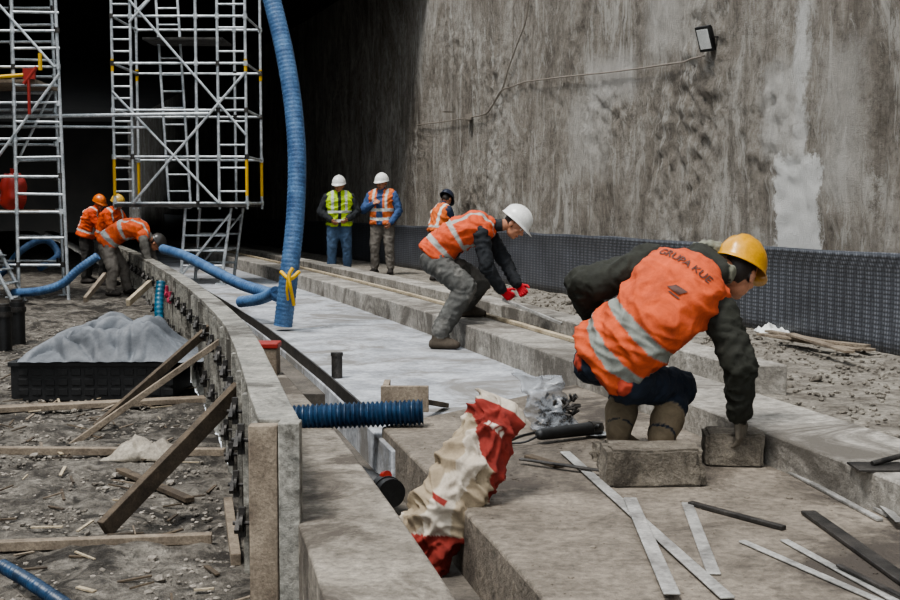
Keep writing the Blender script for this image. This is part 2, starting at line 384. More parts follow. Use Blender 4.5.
hose('corrugated_blue_pipe',[W(280,419,7.0),W(330,416,7.0),W(380,414,7.0),W(423,412,7.0)],.068,M_blued,.0055,.026,.12,20)
hose('corrugated_blue_pipe',[G(2,566,-.42),G(30,582,-.42),G(75,612,-.44)],.030,M_blued,.0055,.024,.12)
mb=MB(); a=W(340,470,6.7); b=W(384,490,6.15)
mb.sweep([a,(a+b)/2,b],rib(.06,.03,.1),0,.007,18); mb.tube(b,b+(b-a).normalized()*.05,.078,0,22); mb.tube(b+(b-a).normalized()*.05,b+(b-a).normalized()*.1,.072,0,22)
mb.tube(b+V((0,0,.07)),b+V((.02,-.03,.08)),.025,1,12); mb.build('black_drain_pipe',[M_black,M_red],40)
# ---------- scaffold -------------
def scaff(name,fn):
    mb=MB(); fn(mb); return mb.build(name,[M_steel,M_yellow,M_red,M_wood,M_steeld],40)
def rnd_clamps(mb,p): mb.tube(p-V((0,0,.04)),p+V((0,0,.04)),.038,random.choice((0,0,0,4,4)),8)
def tower(mb):
    X=[-5.45,-5.15,-4.1,-3.75,-3.3]; Yf,Yr=20.4,22.0; zb,zt=1.18,6.2
    r=.025
    for yi in (Yf,Yr):
        for x in X:
            if yi==Yr and x in (X[1],X[2]): continue
            mb.tube((x,yi,zb),(x,yi,zt),r,0)
            z=zb+.1
            while z<zt: rnd_clamps(mb,V((x,yi,z))); z+=.75
        for x in (X[0],X[4]): mb.tube((x,yi-.001,1.4),(x,yi-.001,2.0),.027,1); mb.tube((x,yi-.001,3.4),(x,yi-.001,3.6),.027,1)
        z=zb+.1; k=0
        while z<zt:
            mb.tube((X[0],yi,z),(X[4],yi,z+.0),.021,0)
            if yi==Yf:
                for dz in (.19,.38,.57):
                    mb.tube((X[0],yi,z+dz),(X[1],yi,z+dz),.017,0)
                    if dz!=.38: mb.tube((X[3],yi,z+dz),(X[4],yi,z+dz),.017,0)
            z+=.75; k+=1
    mb.tube((X[1],Yf-.05,zb+.1),(X[4],Yf-.05,zb+2.2),.022,0)
    mb.tube((X[0],Yf-.05,zb+3.7),(X[4],Yf-.05,zb+1.2),.022,0)
    mb.tube((X[0],Yf-.05,zb+1.9),(X[3],Yf-.05,zb+.1),.022,0)
    mb.tube((X[1],Yf-.05,zb+3.0),(X[4],Yf-.05,zb+5),.022,0)
    mb.tube((X[0],Yr-.05,zb+3.4),(X[3],Yr-.05,zb+5),.022,0)
    z=zb+.1
    while z<zt:
        for x in (X[0],X[4]): mb.tube((x,Yf,z),(x,Yr,z),.022,0)
        z+=.75
    for dx in (-.18,.18): mb.tube((-4.5+dx,20.9,1.2),(-4.85+dx,21.4,6.2),.024,0)
    for i in range(18):
        t=i/18; c=V((-4.5,20.9,1.2)).lerp(V((-4.85,21.4,6.2)),t); mb.tube(c-V((.18,0,0)),c+V((.18,0,0)),.016,0,8)
    for i in range(5): mb.beam((-5.45,20.5+i*.32,1.24),(-3.3,20.5+i*.32,1.24),.29,.05,4)
    for i in range(3): mb.beam((-5.0,20.7+i*.3,3.95),(-3.7,20.7+i*.3,3.95),.28,.04,4)
    for yi in (20.6,21.8):
        mb.tube((-4.35,yi,1.2),(-4.45,yi,-.05),.028,0); mb.tube((-3.6,yi,1.2),(-3.78,yi,-.05),.028,0)
        for z in (.25,.5,.75,1.0): mb.tube((-4.42+(z*.08),yi,z),(-3.76+z*.14,yi,z),.02,0)
        mb.tube((-4.42,yi-.04,.1),(-3.62,yi-.04,1.1),.02,0)
        for x in (-4.45,-3.78): mb.box((x-.08,yi-.08,-.06),(x+.08,yi+.08,-.035),0)
    mb.tube((-4.42,20.6,.5),(-4.42,21.8,.5),.02,0); mb.tube((-3.74,20.6,.5),(-3.74,21.8,.5),.02,0)
scaff('scaffold_tower',tower)
def ladderscaf(mb):
    for yi,xr in ((18.9,-5.78),(20.3,-6.28)):
        for x in (-8.6,-7.35,xr-.75,xr):
            x2=x-(.14 if x==xr else 0)
            mb.tube((x,yi,pitz(yi)-.02),(x2,yi,6.3),.026,0)
            mb.box((x-.08,yi-.08,pitz(yi)-.03),(x+.08,yi+.08,pitz(yi)),0)
        z=.35;k=0
        while z<6.2:
            mb.tube((-8.6 if k%2==0 else xr-.75,yi,z),(xr-.05,yi,z+random.uniform(-.02,.02)),.021,0)
            if k%2==0:
                for x in (xr-.75,xr-.08): rnd_clamps(mb,V((x,yi,z)))
            z+=.27 if z>1.0 else .4; k+=1
        mb.tube((-7.3,yi-.04,1.3),(xr-.05,yi-.04,3.2),.022,0)
    mb.tube((-7.3,18.86,4.9),(-5.9,18.86,3.3),.022,0)
    for z in (1.15,3.1,5.2):
        for i in range(4): mb.beam((-8.6,19.05+i*.36,z),(-6.2-(.03*i),19.05+i*.36,z),.33,.05,3)
    mb.box((-6.36,18.80,3.12),(-6.18,18.86,3.28),2); mb.tube((-6.28,18.82,2.6),(-6.28,18.82,3.12),.025,2); mb.tube((-6.15,18.82,3.3),(-6.35,18.82,3.05),.03,2)
    mb.tube((-6.1,18.82,3.25),(-6.1,18.82,3.5),.03,1); mb.tube((-6.75,18.82,3.15),(-6.35,18.82,3.18),.03,1)
    for dy in (0,.5):
        mb.tube((-7.3,18.3+dy,1.6),(-6.4,18.3+dy,-.2),.03,0)
    for i in range(9):
        c=V((-7.3,18.55,1.6)).lerp(V((-6.4,18.55,-.2)),(i+.5)/9); mb.beam(c-V((0,.25,0)),c+V((0,.25,0)),.16,.02,0)
    mb.tube((-8.6,19.95,2.62),(-3.9,20.35,2.72),.03,0); mb.tube((-8.6,19.9,2.5),(-4.9,20.35,2.5),.022,0)
scaff('scaffold_access_bay',ladderscaf)
mb=MB(); c0=V((-6.72,19.3,1.18)); rings=[]
for i in range(16):
    t=i/15; r_=.17*(sin(pi*(.12+.80*t)))**.5+.02
    rings.append([c0+V((cos(a)*r_*1.1,sin(a)*r_*.8,t*.55))+noise.noise_vector(V((cos(a)*2,sin(a)*2,t*4)))*.04 for a in [2*pi*k/24 for k in range(24)]])
mb.loft(rings); mb.tube(c0+V((0,0,.54)),c0+V((.02,0,.62)),.04,0,10,.06); mb.build('red_tool_sack',[M_red],60)
# ---------- pit clutter -------------
mb=MB()
x1,x2=-3.93,-2.5; yb=11.1
mb.box((x1,yb,-.5),(x2,yb+.85,-.17))
for i in range(12):
    for j in range(3):
        xx=x1+.07+i*.118; zz=-.45+j*.09; mb.box((xx,yb-.008,zz),(xx+.085,yb+.002,zz+.06))
mb.box((x1-.02,yb-.02,-.19),(x2+.02,yb+.87,-.15))
for i in range(11): mb.box((x1+.05+i*.13,yb+.0,-.15),(x1+.1+i*.13,yb+.85,-.142))
mb.build('drainage_crate',[M_black],0,None,.006)
# heaped tarpaulin: many overlapping soft folds
M_tarp=speck('grey_tarpaulin',hexc('#53565a'),hexc('#7a7e83'),2.2,50,.62,.15,None,0,.01,None,.75,1.12)
rs=random.Random(33); folds=[]
for _ in range(34):
    cx=rs.uniform(-3.75,-2.45); cy=rs.uniform(11.10,11.9); a=rs.choice((rs.uniform(-.35,.35),rs.uniform(.5,1.2),rs.uniform(-1.1,-.3)))
    folds.append((cx,cy,cos(a),sin(a),rs.uniform(.18,.5),rs.uniform(.04,.10),rs.uniform(.10,.26),rs.uniform(-1.2,1.2)))
def tarp(u,v):
    x=-3.86+1.66*u; y=11.02+1.08*v
    e=min(1,max(0,sin(pi*u)*2.6))**.6*min(1,max(0,sin(pi*v)*2.6))**.6
    env=.03+.17*exp(-((x+3.12)/.30)**2)+.15*exp(-((x+2.70)/.16)**2)+.05*exp(-((x+3.60)/.2)**2)
    env*=exp(-((y-11.5)/.42)**4)
    n=noise.noise_vector(V((x*2.4,y*2.4,4)))*.14; X=x+n.x; Y=y+n.y
    h=0; h2=0
    for cx,cy,c,s,l,w,hh,k in folds:
        dx=X-cx; dy=Y-cy; t=(dx*c+dy*s)/l; 
        if abs(t)>1.2: continue
        d=(-dx*s+dy*c)-k*.25*t*t*l
        q=hh*sqrt(max(0,1-min(1,(d/w)**2)))*max(0,1-t*t*.7)
        if q>h: h2=h; h=q
        elif q>h2: h2=q
    z=env+h*.8*(.55+env*1.6)+h2*.2
    return V((x+.05*noise.noise(V((y*4,x*4,1))),y-.14*e*h+.04*noise.noise(V((y*4,x*4,5))),-.142+e*z+.006*noise.noise(V((x,y,0))*22)))
o=grid('crumpled_tarpaulin',fr(0,1,.0055),fr(0,1,.008),tarp,M_tarp); s=o.modifiers.new('m','SMOOTH'); s.iterations=2
def rock(name,c,dims,mat,seed=0,rz=0,rough=.12,bev=.06):
    bm=bmesh.new(); bmesh.ops.create_cube(bm,size=1); bmesh.ops.bevel(bm,geom=bm.edges[:],offset=bev,segments=2,affect='EDGES')
    bmesh.ops.subdivide_edges(bm,edges=bm.edges[:],cuts=5,use_grid_fill=True)
    R=Matrix.Rotation(rz,3,'Z')
    for v in bm.verts:
        p=v.co.copy(); n=noise.noise_vector(p*2.5+V((seed,seed*2,0)))*rough+noise.noise_vector(p*9+V((seed,0,0)))*rough*.3
        q=p+n; v.co=V(c)+R@V((q.x*dims[0],q.y*dims[1],max(-.5,q.z)*dims[2]))
    me=bpy.data.meshes.new(name); bm.to_mesh(me); bm.free(); me.materials.append(mat)
    for p in me.polygons: p.use_smooth=True
    me.set_sharp_from_angle(angle=radians(28))
    o=bpy.data.objects.new(name,me); bpy.context.scene.collection.objects.link(o); return o
M_sack=speck('sack_paper',hexc('#857d71'),hexc('#a39b8d'),6,40,.8,.4)
def sackpt(u,v):
    g=G(148,458,-.5); a=(u-.5)*.5; b_=(v-.5)*.36; e=max(0,sin(pi*u)*sin(pi*v))**.5
    p=V((g.x+a,g.y+b_,0)); h=e*(.02+.09*rdg(p*4.5+V((2,2,0)))+.05*rdg(p*11))
    return V((p.x+.07*noise.noise(p*6),p.y+.07*noise.noise(p*6+V((4,0,0))),-.49+h))
o=grid('crumpled_sack',fr(0,1,.03),fr(0,1,.04),sackpt,M_sack); s=o.modifiers.new('s','SOLIDIFY'); s.thickness=.004
mb=MB()
for px,py,Y in ((4,345,14.6),(18,345,15.0),(-8,346,15.2)):
    p=W(px,py,Y); p.z=pitz(Y); mb.tube(p,p+V((0,0,.52)),.09,0,16); mb.tube(p+V((0,0,.4)),p+V((0,0,.46)),.105,1,16); mb.tube(p+V((0,0,.52)),p+V((0,0,.55)),.07,1,16)
mb.build('black_pipe_fittings',[M_black,M_steeld],40)
# ---------- items on slabs -------------
mb=MB(); p=G(337,378,-.06); mb.tube(p,p+V((0,0,.19)),.042,0,18); mb.tube(p+V((0,0,.17)),p+V((0,0,.195)),.047,0,18); mb.build('steel_sleeve',[M_steeld],40)
mb=MB(); p=T(-.15,9.2,0); mb.box((p.x-.1,p.y-.1,0),(p.x+.1,p.y+.1,.2),0); mb.box((p.x-.11,p.y-.11,.2),(p.x+.11,p.y+.11,.24),1); mb.build('painted_timber_block',[M_wood,M_red],0,None,.008)
mb=MB(); p=T(.50,7.5,-.06)
mb.box((p.x-.13,p.y-.02,0),(p.x+.16,p.y+.02,.16)); mb.box((p.x-.13,p.y+.02,0),(p.x-.09,p.y+.42,.14)); mb.beam(p+V((.1,-.0,.13)),p+V((.26,.5,.02)),.05,.03,1)
mb.build('timber_stop_form',[M_wood,M_woodd],0,None,.004)
def bar(name,a,b,w,mat,z=.006,h=.008,zz=0):
    A=G(*a,zz+z); B=G(*b,zz+z); return board(name,A,B,w,h,mat)
bar('steel_flat_bar',(565,452),(728,598),.05,M_flat,.012,.008)
bar('steel_flat_bar',(630,498),(672,594),.055,M_flat,.024,.008)
bar('steel_flat_bar',(687,503),(714,574),.048,M_flat,.006,.008)
bar('steel_flat_bar',(742,541),(882,602),.034,M_flat)
bar('steel_flat_bar',(784,540),(905,606),.034,M_flat)
bar('steel_flat_bar',(808,512),(915,588),.06,M_steeld,.01,.016)
bar('steel_flat_bar',(770,452),(890,515),.036,M_flat,.012,.02)
bar('steel_flat_bar',(772,462),(880,520),.03,M_flat,.008,.014)
bar('steel_flat_bar',(868,490),(900,522),.035,M_flat,.034,.006)
bar('steel_flat_bar',(520,459),(612,472),.03,M_steeld,.026,.01)
bar('steel_flat_bar',(690,503),(784,528),.03,M_steeld,.01,.018)
bar('steel_flat_bar',(838,565),(905,598),.022,M_steeld,.02,.01)
bar('timber_batten',(528,456),(560,466),.05,M_woodd,.01,.018)
mb=MB()
for i,(a,b) in enumerate((((768,331),(872,350)),((760,334),(858,350)),((775,336),(868,346)),((790,334),(850,352)))):
    A=G(*a,.03+i*.025); B=G(*b,.03+i*.025); mb.beam(A,B,.08,.022,0)
mb.build('timber_offcut_pile',[M_wood],0,None,.003)
def scr(u,v):
    g=G(772,332,.0); p=V((g.x+(u-.5)*.30,g.y+(v-.5)*.3,0)); e=max(0,sin(pi*u)*sin(pi*v))**.5
    return V((p.x,p.y,.005+e*.10*rdg(p*7)))
o=grid('plastic_scrap',fr(0,1,.06),fr(0,1,.07),scr,M_white)
M_block=speck('rough_concrete_block',hexc('#645c51'),hexc('#988f81'),7,60,.92,.9,hexc('#4c453c'),0,.03)
p=G(655,488,0); rock('concrete_rubble_block',(p.x,p.y+.12,.085),(.44,.23,.17),M_block,1,.05,.05)
p=G(738,468,0); rock('concrete_rubble_block',(p.x,p.y+.12,.08),(.28,.22,.16),M_block,5,-.1,.04)
p=G(622,464,0); rock('concrete_rubble_block',(p.x-.02,p.y+.1,.04),(.2,.14,.09),M_block,7,.3,.12)
mb=MB(); p=G(872,466,.17); mb.box((p.x-.08,p.y-.08,.162),(p.x+.14,p.y+.08,.172)); mb.tube(p+V((0,0,.01)),p+V((.14,.06,.03)),.012,0); mb.build('steel_bracket',[M_steeld],30,None,.002)
mb=MB()
for _ in range(1500):
    y=random.uniform(3.9,8.3); o_=random.uniform(.32,1.9)
    c=T(o_,y,.001)
    if o_<.36+(y-7)*1.0: continue
    if noise.noise(V((c.x*2,c.y*2,3)))<-.02: continue
    s=random.uniform(.0015,.005)*(1+2*(random.random()<.03)); vs_,fs_=ICO[1]; mb.add([c+V((v.x*s*random.uniform(.7,1.5),v.y*s,v.z*s*.6)) for v in vs_],fs_)
mb.build('concrete_crumbs',[M_slab],0)
def remesh(mb,name,mat,vox,smooth,colf,parent,wr=None):
    me=bpy.data.meshes.new('tmp'); me.from_pydata(mb.v,[],mb.f); me.update()
    bm=bmesh.new(); bm.from_mesh(me); bmesh.ops.recalc_face_normals(bm,faces=bm.faces); bm.to_mesh(me); bm.free()
    o=bpy.data.objects.new('tmp',me); bpy.context.scene.collection.objects.link(o)
    r=o.modifiers.new('r','REMESH'); r.mode='VOXEL'; r.voxel_size=vox
    if smooth: s=o.modifiers.new('s','SMOOTH'); s.iterations=smooth; s.factor=.5
    dg=bpy.context.evaluated_depsgraph_get(); m2=bpy.data.meshes.new_from_object(o.evaluated_get(dg))
    bpy.data.objects.remove(o)
    m2.name=name
    if wr:
        nn=[v.normal.copy() for v in m2.vertices]
        for v,n in zip(m2.vertices,nn): v.co=v.co+n*wr(v.co,n)
    m2.materials.clear(); m2.materials.append(mat)
    ca=m2.color_attributes.new('Col','FLOAT_COLOR','POINT')
    for i,v in enumerate(m2.vertices): ca.data[i].color=colf(v.co)
    m2.polygons.foreach_set('use_smooth',[True]*len(m2.polygons))
    o=bpy.data.objects.new(name,m2); bpy.context.scene.collection.objects.link(o)
    if parent: o.parent=parent
    return o
def segd(p,a,b,r1,r2):
    ab=b-a; L=ab.length_squared; t=0 if L<1e-9 else max(0,min(1,(p-a).dot(ab)/L))
    return (p-(a+ab*t)).length-(r1+(r2-r1)*t)
def bag():
    sp=[V((-.14,5.08,-.27)),V((-.10,5.10,-.18)),V((-.03,5.12,-.03)),V((.06,5.16,.10)),V((.12,5.2,.22)),V((.18,5.25,.34)),V((.21,5.28,.42))]
    wd=[.12,.13,.125,.14,.12,.115,.105]; dp=[.05,.08,.09,.08,.07,.05,.015]
    mb=MB(); rings=[]; P=spline(sp,.006); n=90
    for i,p in enumerate(P):
        t=i/(len(P)-1); k=t*(len(sp)-1); j=min(len(sp)-2,int(k)); q=k-j
        w=wd[j]*(1-q)+wd[j+1]*q; d_=dp[j]*(1-q)+dp[j+1]*q
        d=(P[min(i+1,len(P)-1)]-P[max(0,i-1)]).normalized(); s=V((1,.25,0)); s=(s-d*s.dot(d)).normalized(); u=s.cross(d)
        ring=[]
        for m in range(n):
            a=2*pi*m/n; c=p+s*cos(a)*w+u*sin(a)*d_
            wv=noise.noise_vector(c*4)*.07; cc=c+wv
            rg=(rdg(cc*7+V((1,4,2)),3.2)-.35)*.034+(rdg(V((cc.x*17,cc.y*17,cc.z*15)),3.2)-.35)*.024
            c=c+noise.noise_vector(c*6)*.035+(c-p).normalized()*rg; ring.append(c)
        rings.append(ring)
    mb.loft(rings); o=mb.build('cement_bag',[M_skin],0)
    me=o.data; me.materials.clear(); me.materials.append(colmat('paper_bag',.9,.25))
    ca=me.color_attributes.new('Col','FLOAT_COLOR','POINT'); red=hexc('#862f26'); wh=hexc('#b9afa0'); tan=hexc('#9a8c76'); W2=hexc('#d4cbbe')
    for i in range(len(me.vertices)):
        r,m=divmod(i,n); t=r/(len(P)-1); a=2*pi*m/n; x=cos(a)
        c=wh if noise.noise(me.vertices[i].co*6)>-.1 else tan
        if t<.24+.06*x: c=red
        if t>.68-.18*x : c=red
        if .37<t<.40 and x<-.2: c=red
        if t>.945: c=wh
        if .80<t<.83 and -.25<x<.6 and (int((x+1)*14)%3)!=0: c=W2
        if x<-.75 and .25<t<.75: c=tan
        ca.data[i].color=c
    me.polygons.foreach_set('use_smooth',[True]*len(me.polygons))
bag()
m,nt,b=newmat('clear_polythene'); b.inputs['Base Color'].default_value=(.40,.42,.45,1); b.inputs['Roughness'].default_value=.25; b.inputs['Alpha'].default_value=.4
M_poly=m
pb=empty('polythene_bag_of_fixings')
mb=MB(); base=G(560,432,0); rings=[]
for i in range(40):
    t=i/39; w=.13*(1-.3*t)+.05*max(0,t-.75)*4; d=.09*(1-.6*t); c=base+V((-.02-.10*t,.06,.005+.30*t))
    rings.append([c+V((cos(a)*w,sin(a)*d,0))+noise.noise_vector((c+V((cos(a)*w,sin(a)*d,0)))*13)*.045*(.3+t)+V((cos(a),sin(a),0))*(rdg((c+V((cos(a)*w,sin(a)*d,0)))*17)-.5)*.03 for a in [2*pi*k/48 for k in range(48)]])
mb.loft(rings); mb.build('bag_film',[M_poly],60,pb)
mb=MB()
for k in range(160):
    c=base+V((random.uniform(-.10,.08),.06+random.uniform(-.05,.05),random.uniform(.015,.17))); d=V((random.uniform(-1,1),random.uniform(-1,1),random.uniform(-1,1))).normalized()
    mb.tube(c,c+d*.05,.008,0,6)
mb.build('bolts',[M_steeld],30,pb)
mb=MB(); a=G(592,432,.05)+V((0,.1,0)); b2=G(542,438,.05)+V((0,.1,0)); d=(b2-a).normalized()
mb.cap(a,b2,.036,.03,0); mb.tube(a,a-d*.07,.04,1,16,.034); mb.tube(a-d*.05+V((0,0,.03)),a-d*.05-V((0,0,.035)),.03,1,16)
mb.tube(a-d*.05-V((0,0,.03)),a-d*.05-V((0,0,.033)),.065,2,24); mb.cap(a-d*.04,a-d*.04+V((.0,-.12,.03)),.014,.014,0)
mb.sweep([b2,b2+d*.1+V((0,0,-.03)),b2+d*.2+V((0,.1,-.042)),b2+d*.1+V((0,.25,-.042)),b2+V((.1,.4,-.042))],.006,0,.02,8)
mb.build('angle_grinder',[M_black,M_steeld,M_steel],40)
# floodlight and cables
fl=empty('wall_floodlight'); p=W(707,38,14.0)
mb=MB(); n=V((-.75,-.55,-.35)).normalized(); _,sx,up=frame(n)
mb.beam(p,p+n*.05,.20,.28,0,up); mb.beam(p+n*.05,p+n*.056,.16,.22,1,up)
for k in range(6): mb.beam(p-n*.03+sx*(-.08+.032*k),p+sx*(-.08+.032*k),.008,.24,0,up)
mb.build('lamp_housing',[M_black,M_white],30,fl,.004)
mb=MB(); mb.beam(p+sx*.11,p+sx*.11+V((.22,0,0)),.03,.01,0); mb.beam(p-sx*.11,p-sx*.11+V((.25,0,0)),.03,.01,0); mb.beam(p-sx*.12,p+sx*.12,.03,.012,0)
mb.build('lamp_bracket',[M_steeld],0,fl)
def onwall(px,py):
    lo,hi=4,40
    for _ in range(40):
        m_=(lo+hi)/2; q=W(px,py,m_)
        if q.x<x0(m_)+5.4: lo=m_
        else: hi=m_
    q=W(px,py,lo); w=wallpt(q.y,q.z); return V((w.x-.06,q.y,q.z))
M_cable=plain('cable_rubber',hexc('#8a8176'),.7)
mb=MB(); 
def wl(pts):
    out=[]
    for a,b in zip(pts[:-1],pts[1:]):
        k=max(1,int(abs(a[0]-b[0])/10)); out+=[onwall(a[0]+(b[0]-a[0])*i/k,a[1]+(b[1]-a[1])*i/k) for i in range(k)]
    return out+[onwall(*pts[-1])]
mb.sweep(wl(((703,56),(680,62),(640,68),(600,73),(560,77),(520,82),(498,92),(486,112),(470,117),(440,122),(415,125))),.011,0,.1,6)
mb.sweep(wl(((486,112),(500,90),(506,70),(514,45),(522,20),(526,-10))),.011,0,.1,6)
q=onwall(466,117); mb.box(q-V((.06,.1,.05)),q+V((.05,.1,.05))); q=onwall(452,112);mb.beam(q,q+V((-.2,-.3,-.02)),.02,.02,0)
mb.build('wall_power_cable',[M_cable],40)
# ---------- people -------------
def hand(mb,w,d,n,side,curl=.5,sc=1.0):
    d=d.normalized(); n=(n-d*n.dot(d)).normalized(); s=d.cross(n)*side
    offs=(-.03,-.01,.011,.031); lens=(.058,.072,.078,.070)
    for o,l in zip(offs,lens):
        k=w+(d*(.085-.004*abs(o)/.03)+s*o)*sc
        mb.cap(w+(d*.01+s*o*.7)*sc,k,.0145*sc,.0115*sc)
        p=k; a=0
        for q,fr_ in enumerate((.45,.32,.23)):
            a+=curl*(.8,1.1,.8)[q]
            dd=(d*cos(a)+n*sin(a)+s*o*1.5*(1-curl*.5)).normalized(); p2=p+dd*l*fr_*sc
            mb.cap(p,p2,(.0098-.001*q)*sc,(.009-.001*q)*sc,n=8); p=p2
    p=w+(d*.025+s*.03)*sc; a=(d*.65+s*.75+n*.25).normalized(); p2=p+a*.042*sc; mb.cap(p,p2,.0135*sc,.011*sc,n=8)
    a2=(d*.95+s*.2+n*.45*curl*1.5).normalized(); mb.cap(p2,p2+a2*.032*sc,.011*sc,.009*sc,n=8)
def bez(a,b,c,t): return a*(1-t)**2+b*2*t*(1-t)+c*t*t
def person(name,J,look,col,vest=None,helm='#f2f2ee',vox=.016,up=V((0,0,1)),curls=(.6,.6),hn=(None,None),B=1.0,extra=(),hair='#2a211b',beard=False,wrk=1.0,hdirs=(None,None),AK=1.0,LK=1.0,HK=1.0):
    E=empty(name); J={k:V(v) for k,v in J.items()}
    ms=(J['pel']+J['neck'])/2; ctrl=J['mid']*2-ms
    lat0=(J['hR']-J['hL']).normalized(); lat1=(J['sR']-J['sL']).normalized()
    def spine(t): 
        if t<0: return J['pel']+(J['pel']-bez(J['pel'],ctrl,J['neck'],.1)).normalized()*(-t)*(J['neck']-J['pel']).length
        return bez(J['pel'],ctrl,J['neck'],t)
    def axes(t):
        tt=max(0,min(1,t)); d=(bez(J['pel'],ctrl,J['neck'],min(1,tt+.05))-bez(J['pel'],ctrl,J['neck'],max(0,tt-.05))).normalized()
        l=lat0.lerp(lat1,min(1,tt*1.2)); l=(l-d*l.dot(d)).normalized(); return d,l,d.cross(l)
    def rings(tab,n=24,p=2.5):
        out=[]
        for t,w,dp in tab:
            d,l,f=axes(t); c=spine(t); r=[]
            for i in range(n):
                a=2*pi*i/n; ca,sa=cos(a),sin(a)
                r.append(c+l*(abs(ca)**(2/p)*(1 if ca>=0 else -1)*w*B)+f*(abs(sa)**(2/p)*(1 if sa>=0 else -1)*dp*B))
            out.append(r)
        return out
    segs=[]; mb=MB()
    def S(lab,a,b,r1,r2): mb.cap(a,b,r1,r2); segs.append((lab,a,b,r1,r2))
    mb.loft(rings([(-.1,.11,.09),(0,.165,.12),(.25,.155,.115),(.5,.168,.12),(.75,.185,.125),(.9,.15,.10),(1.0,.085,.075)]))
    segs.append(('trousers',spine(-.1),spine(.1),.15*B,.14*B)); segs.append(('torso',spine(.12),spine(.95),.145*B,.15*B))
    for s in 'LR':
        S('jacket',J['s'+s],J['e'+s],.072*B*(1+(AK-1)*.6),.058*B*AK); S('jacket',J['e'+s],J['w'+s],.058*B*AK,.043*B*AK)
        S('torso',spine(.93),J['s'+s],.075*B,.072*B)
        hip=J['h'+s]; kn=J['k'+s]; an=J['a'+s]; to=J['t'+s]
        S('trousers',hip,kn,.100*B*(1+(LK-1)*.5),.075*B*LK); S('trousers',kn,an+(kn-an)*.12,.072*B*LK,.060*B*LK)
        S('trousers',hip+(spine(0)-hip)*.3,hip,.115*B,.11*B)
        fd=(to-an); fd.z=0; fd=fd.normalized() if fd.length>1e-4 else V((0,1,0))
        sole=V((an.x,an.y,to.z))
        S('boot',an+(kn-an)*.18,an,.054,.052); 
        S('boot',an,an.lerp(sole,.5),.052,.052); S('boot',sole-fd*.04+V((0,0,.01)),to-fd*.01,.042,.038)
        S('boot',an+V((0,0,-.02)),to-fd*.03+V((0,0,.015)),.048,.04)
        for q in (-.022,.022):
            pr=fd.cross(V((0,0,1)))*q; S('boot',sole-fd*.04+pr,to+pr,.038,.035)
    nd=(J['head']-J['neck'])
    S('skin',J['neck'],J['neck']+nd*.75,.058,.055); S('torso',J['neck']-nd*.25,J['neck']+nd*.12,.078,.07)
    for e in extra: S(e[0],V(e[1]),V(e[2]),e[3],e[4])
    C={k:hexc(v) for k,v in col.items()}; C['torso']=C['jacket']
    def cf(p):
        best=min(segs,key=lambda s:segd(p,s[1],s[2],s[3],s[4])); c=C[best[0]]
        if best[0]=='trousers' and 'trousers2' in C and noise.noise(p*6)>.25: c=C['trousers2']
        return c
    def wr(p,n):
        s=min(segs,key=lambda s:segd(p,s[1],s[2],s[3],s[4])); lab=s[0]
        if lab in ('boot','skin'): return .002*noise.noise(p*20)
        ab=s[2]-s[1]; L_=max(ab.length,1e-4); ax=ab/L_; t=(p-s[1]).dot(ax)
        w_=noise.noise(p*6)*.9+noise.noise(p*2.5)*.8
        a=rdg(V((t*15+w_,n.x*.9+p.x*2,n.y*.9+n.z*1.1)),2.0)
        b_=rdg(V((t*34+w_*2,n.x*2+p.x*5,n.y*2+n.z*2)),2.0)
        c_=noise.noise(p*7)
        k=.45 if lab=='torso' else 1
        return wrk*k*(.015*(a-.55)+.007*(b_-.5)+.007*c_)
    remesh(mb,'body',M_cloth,vox,4,cf,E,wr)
    vo=None
    if vest:
        mb=MB(); hem=vest.get('hem',-.12); fl_=vest.get('flare',0)
        mb.loft(rings([(hem,.195+fl_,.155+fl_*.6),(hem+.05,.197+fl_,.155+fl_*.5),(.1,.188+fl_*.3,.150),(.3,.184,.145),(.5,.194,.148),(.75,.207,.150),(.88,.187,.132),(.97,.12,.10)],28))
        for s in 'LR':
            q=spine(.88).lerp(J['s'+s],.72); mb.cap(spine(.92),q,.100*B,.094*B); q2=spine(.7).lerp(J['s'+s],.45); mb.cap(spine(.7),q2,.103*B,.103*B)
        base=hexc(vest['c']); sil=hexc(vest.get('s','#b9bdba'))
        def tq(p):
            bt=min([i/24*1.25-.2 for i in range(25)],key=lambda t:(p-spine(t)).length_squared)
            for dt in (.02,.01,.005):
                bt=min((bt-dt,bt,bt+dt),key=lambda t:(p-spine(t)).length_squared)
            return bt
        def vc(p):
            bt=tq(p)
            d,l,f=axes(bt); r=p-spine(bt); x=r.dot(l); y=r.dot(f)
            for lo,hi in vest['bands']:
                if lo<bt<hi: return sil
            if vest.get('vert',True) and .1<abs(x)<.145 and bt>vest['bands'][-1][0]: return sil
            if y>0 and abs(x)<vest.get('open',.03): return C['jacket']
            return base
        cal=spine(.8); sd,sl_,sf=axes(.4)
        def wr2(p,n):
            w_=noise.noise_vector(p*3+V((5,5,5)))*.10; pp=p+w_
            u_=pp.dot(sd); v_=pp.dot(sl_); z_=pp.dot(sf)
            a=rdg(V((u_*9+v_*4,v_*3.2,z_*5)),2.2); b_=rdg(V((u_*20-v_*9,v_*8,z_*9)),2.2)
            k=1
            if vest.get('calm'): k=min(1,max(.3,((p-cal).length-.10)/.15))
            return wrk*k*(.021*(a-.4)+.010*(b_-.4)+.008*noise.noise(p*5))
        vo=remesh(mb,'hi_vis_vest',M_cloth,vox*.7,4,vc,E,wr2)
    H=J['head']; f=look.normalized(); u=(up-f*up.dot(f)).normalized(); r=f.cross(u); R=Matrix((r,f,u)).transposed()*HK
    def L(x,y,z): return H+R@V((x,y,z))
    mb=MB()
    mb.ell(L(0,0,.02),R,(.076,.097,.10),sub=3); mb.ell(L(0,.032,-.045),R,(.06,.058,.065),sub=3)
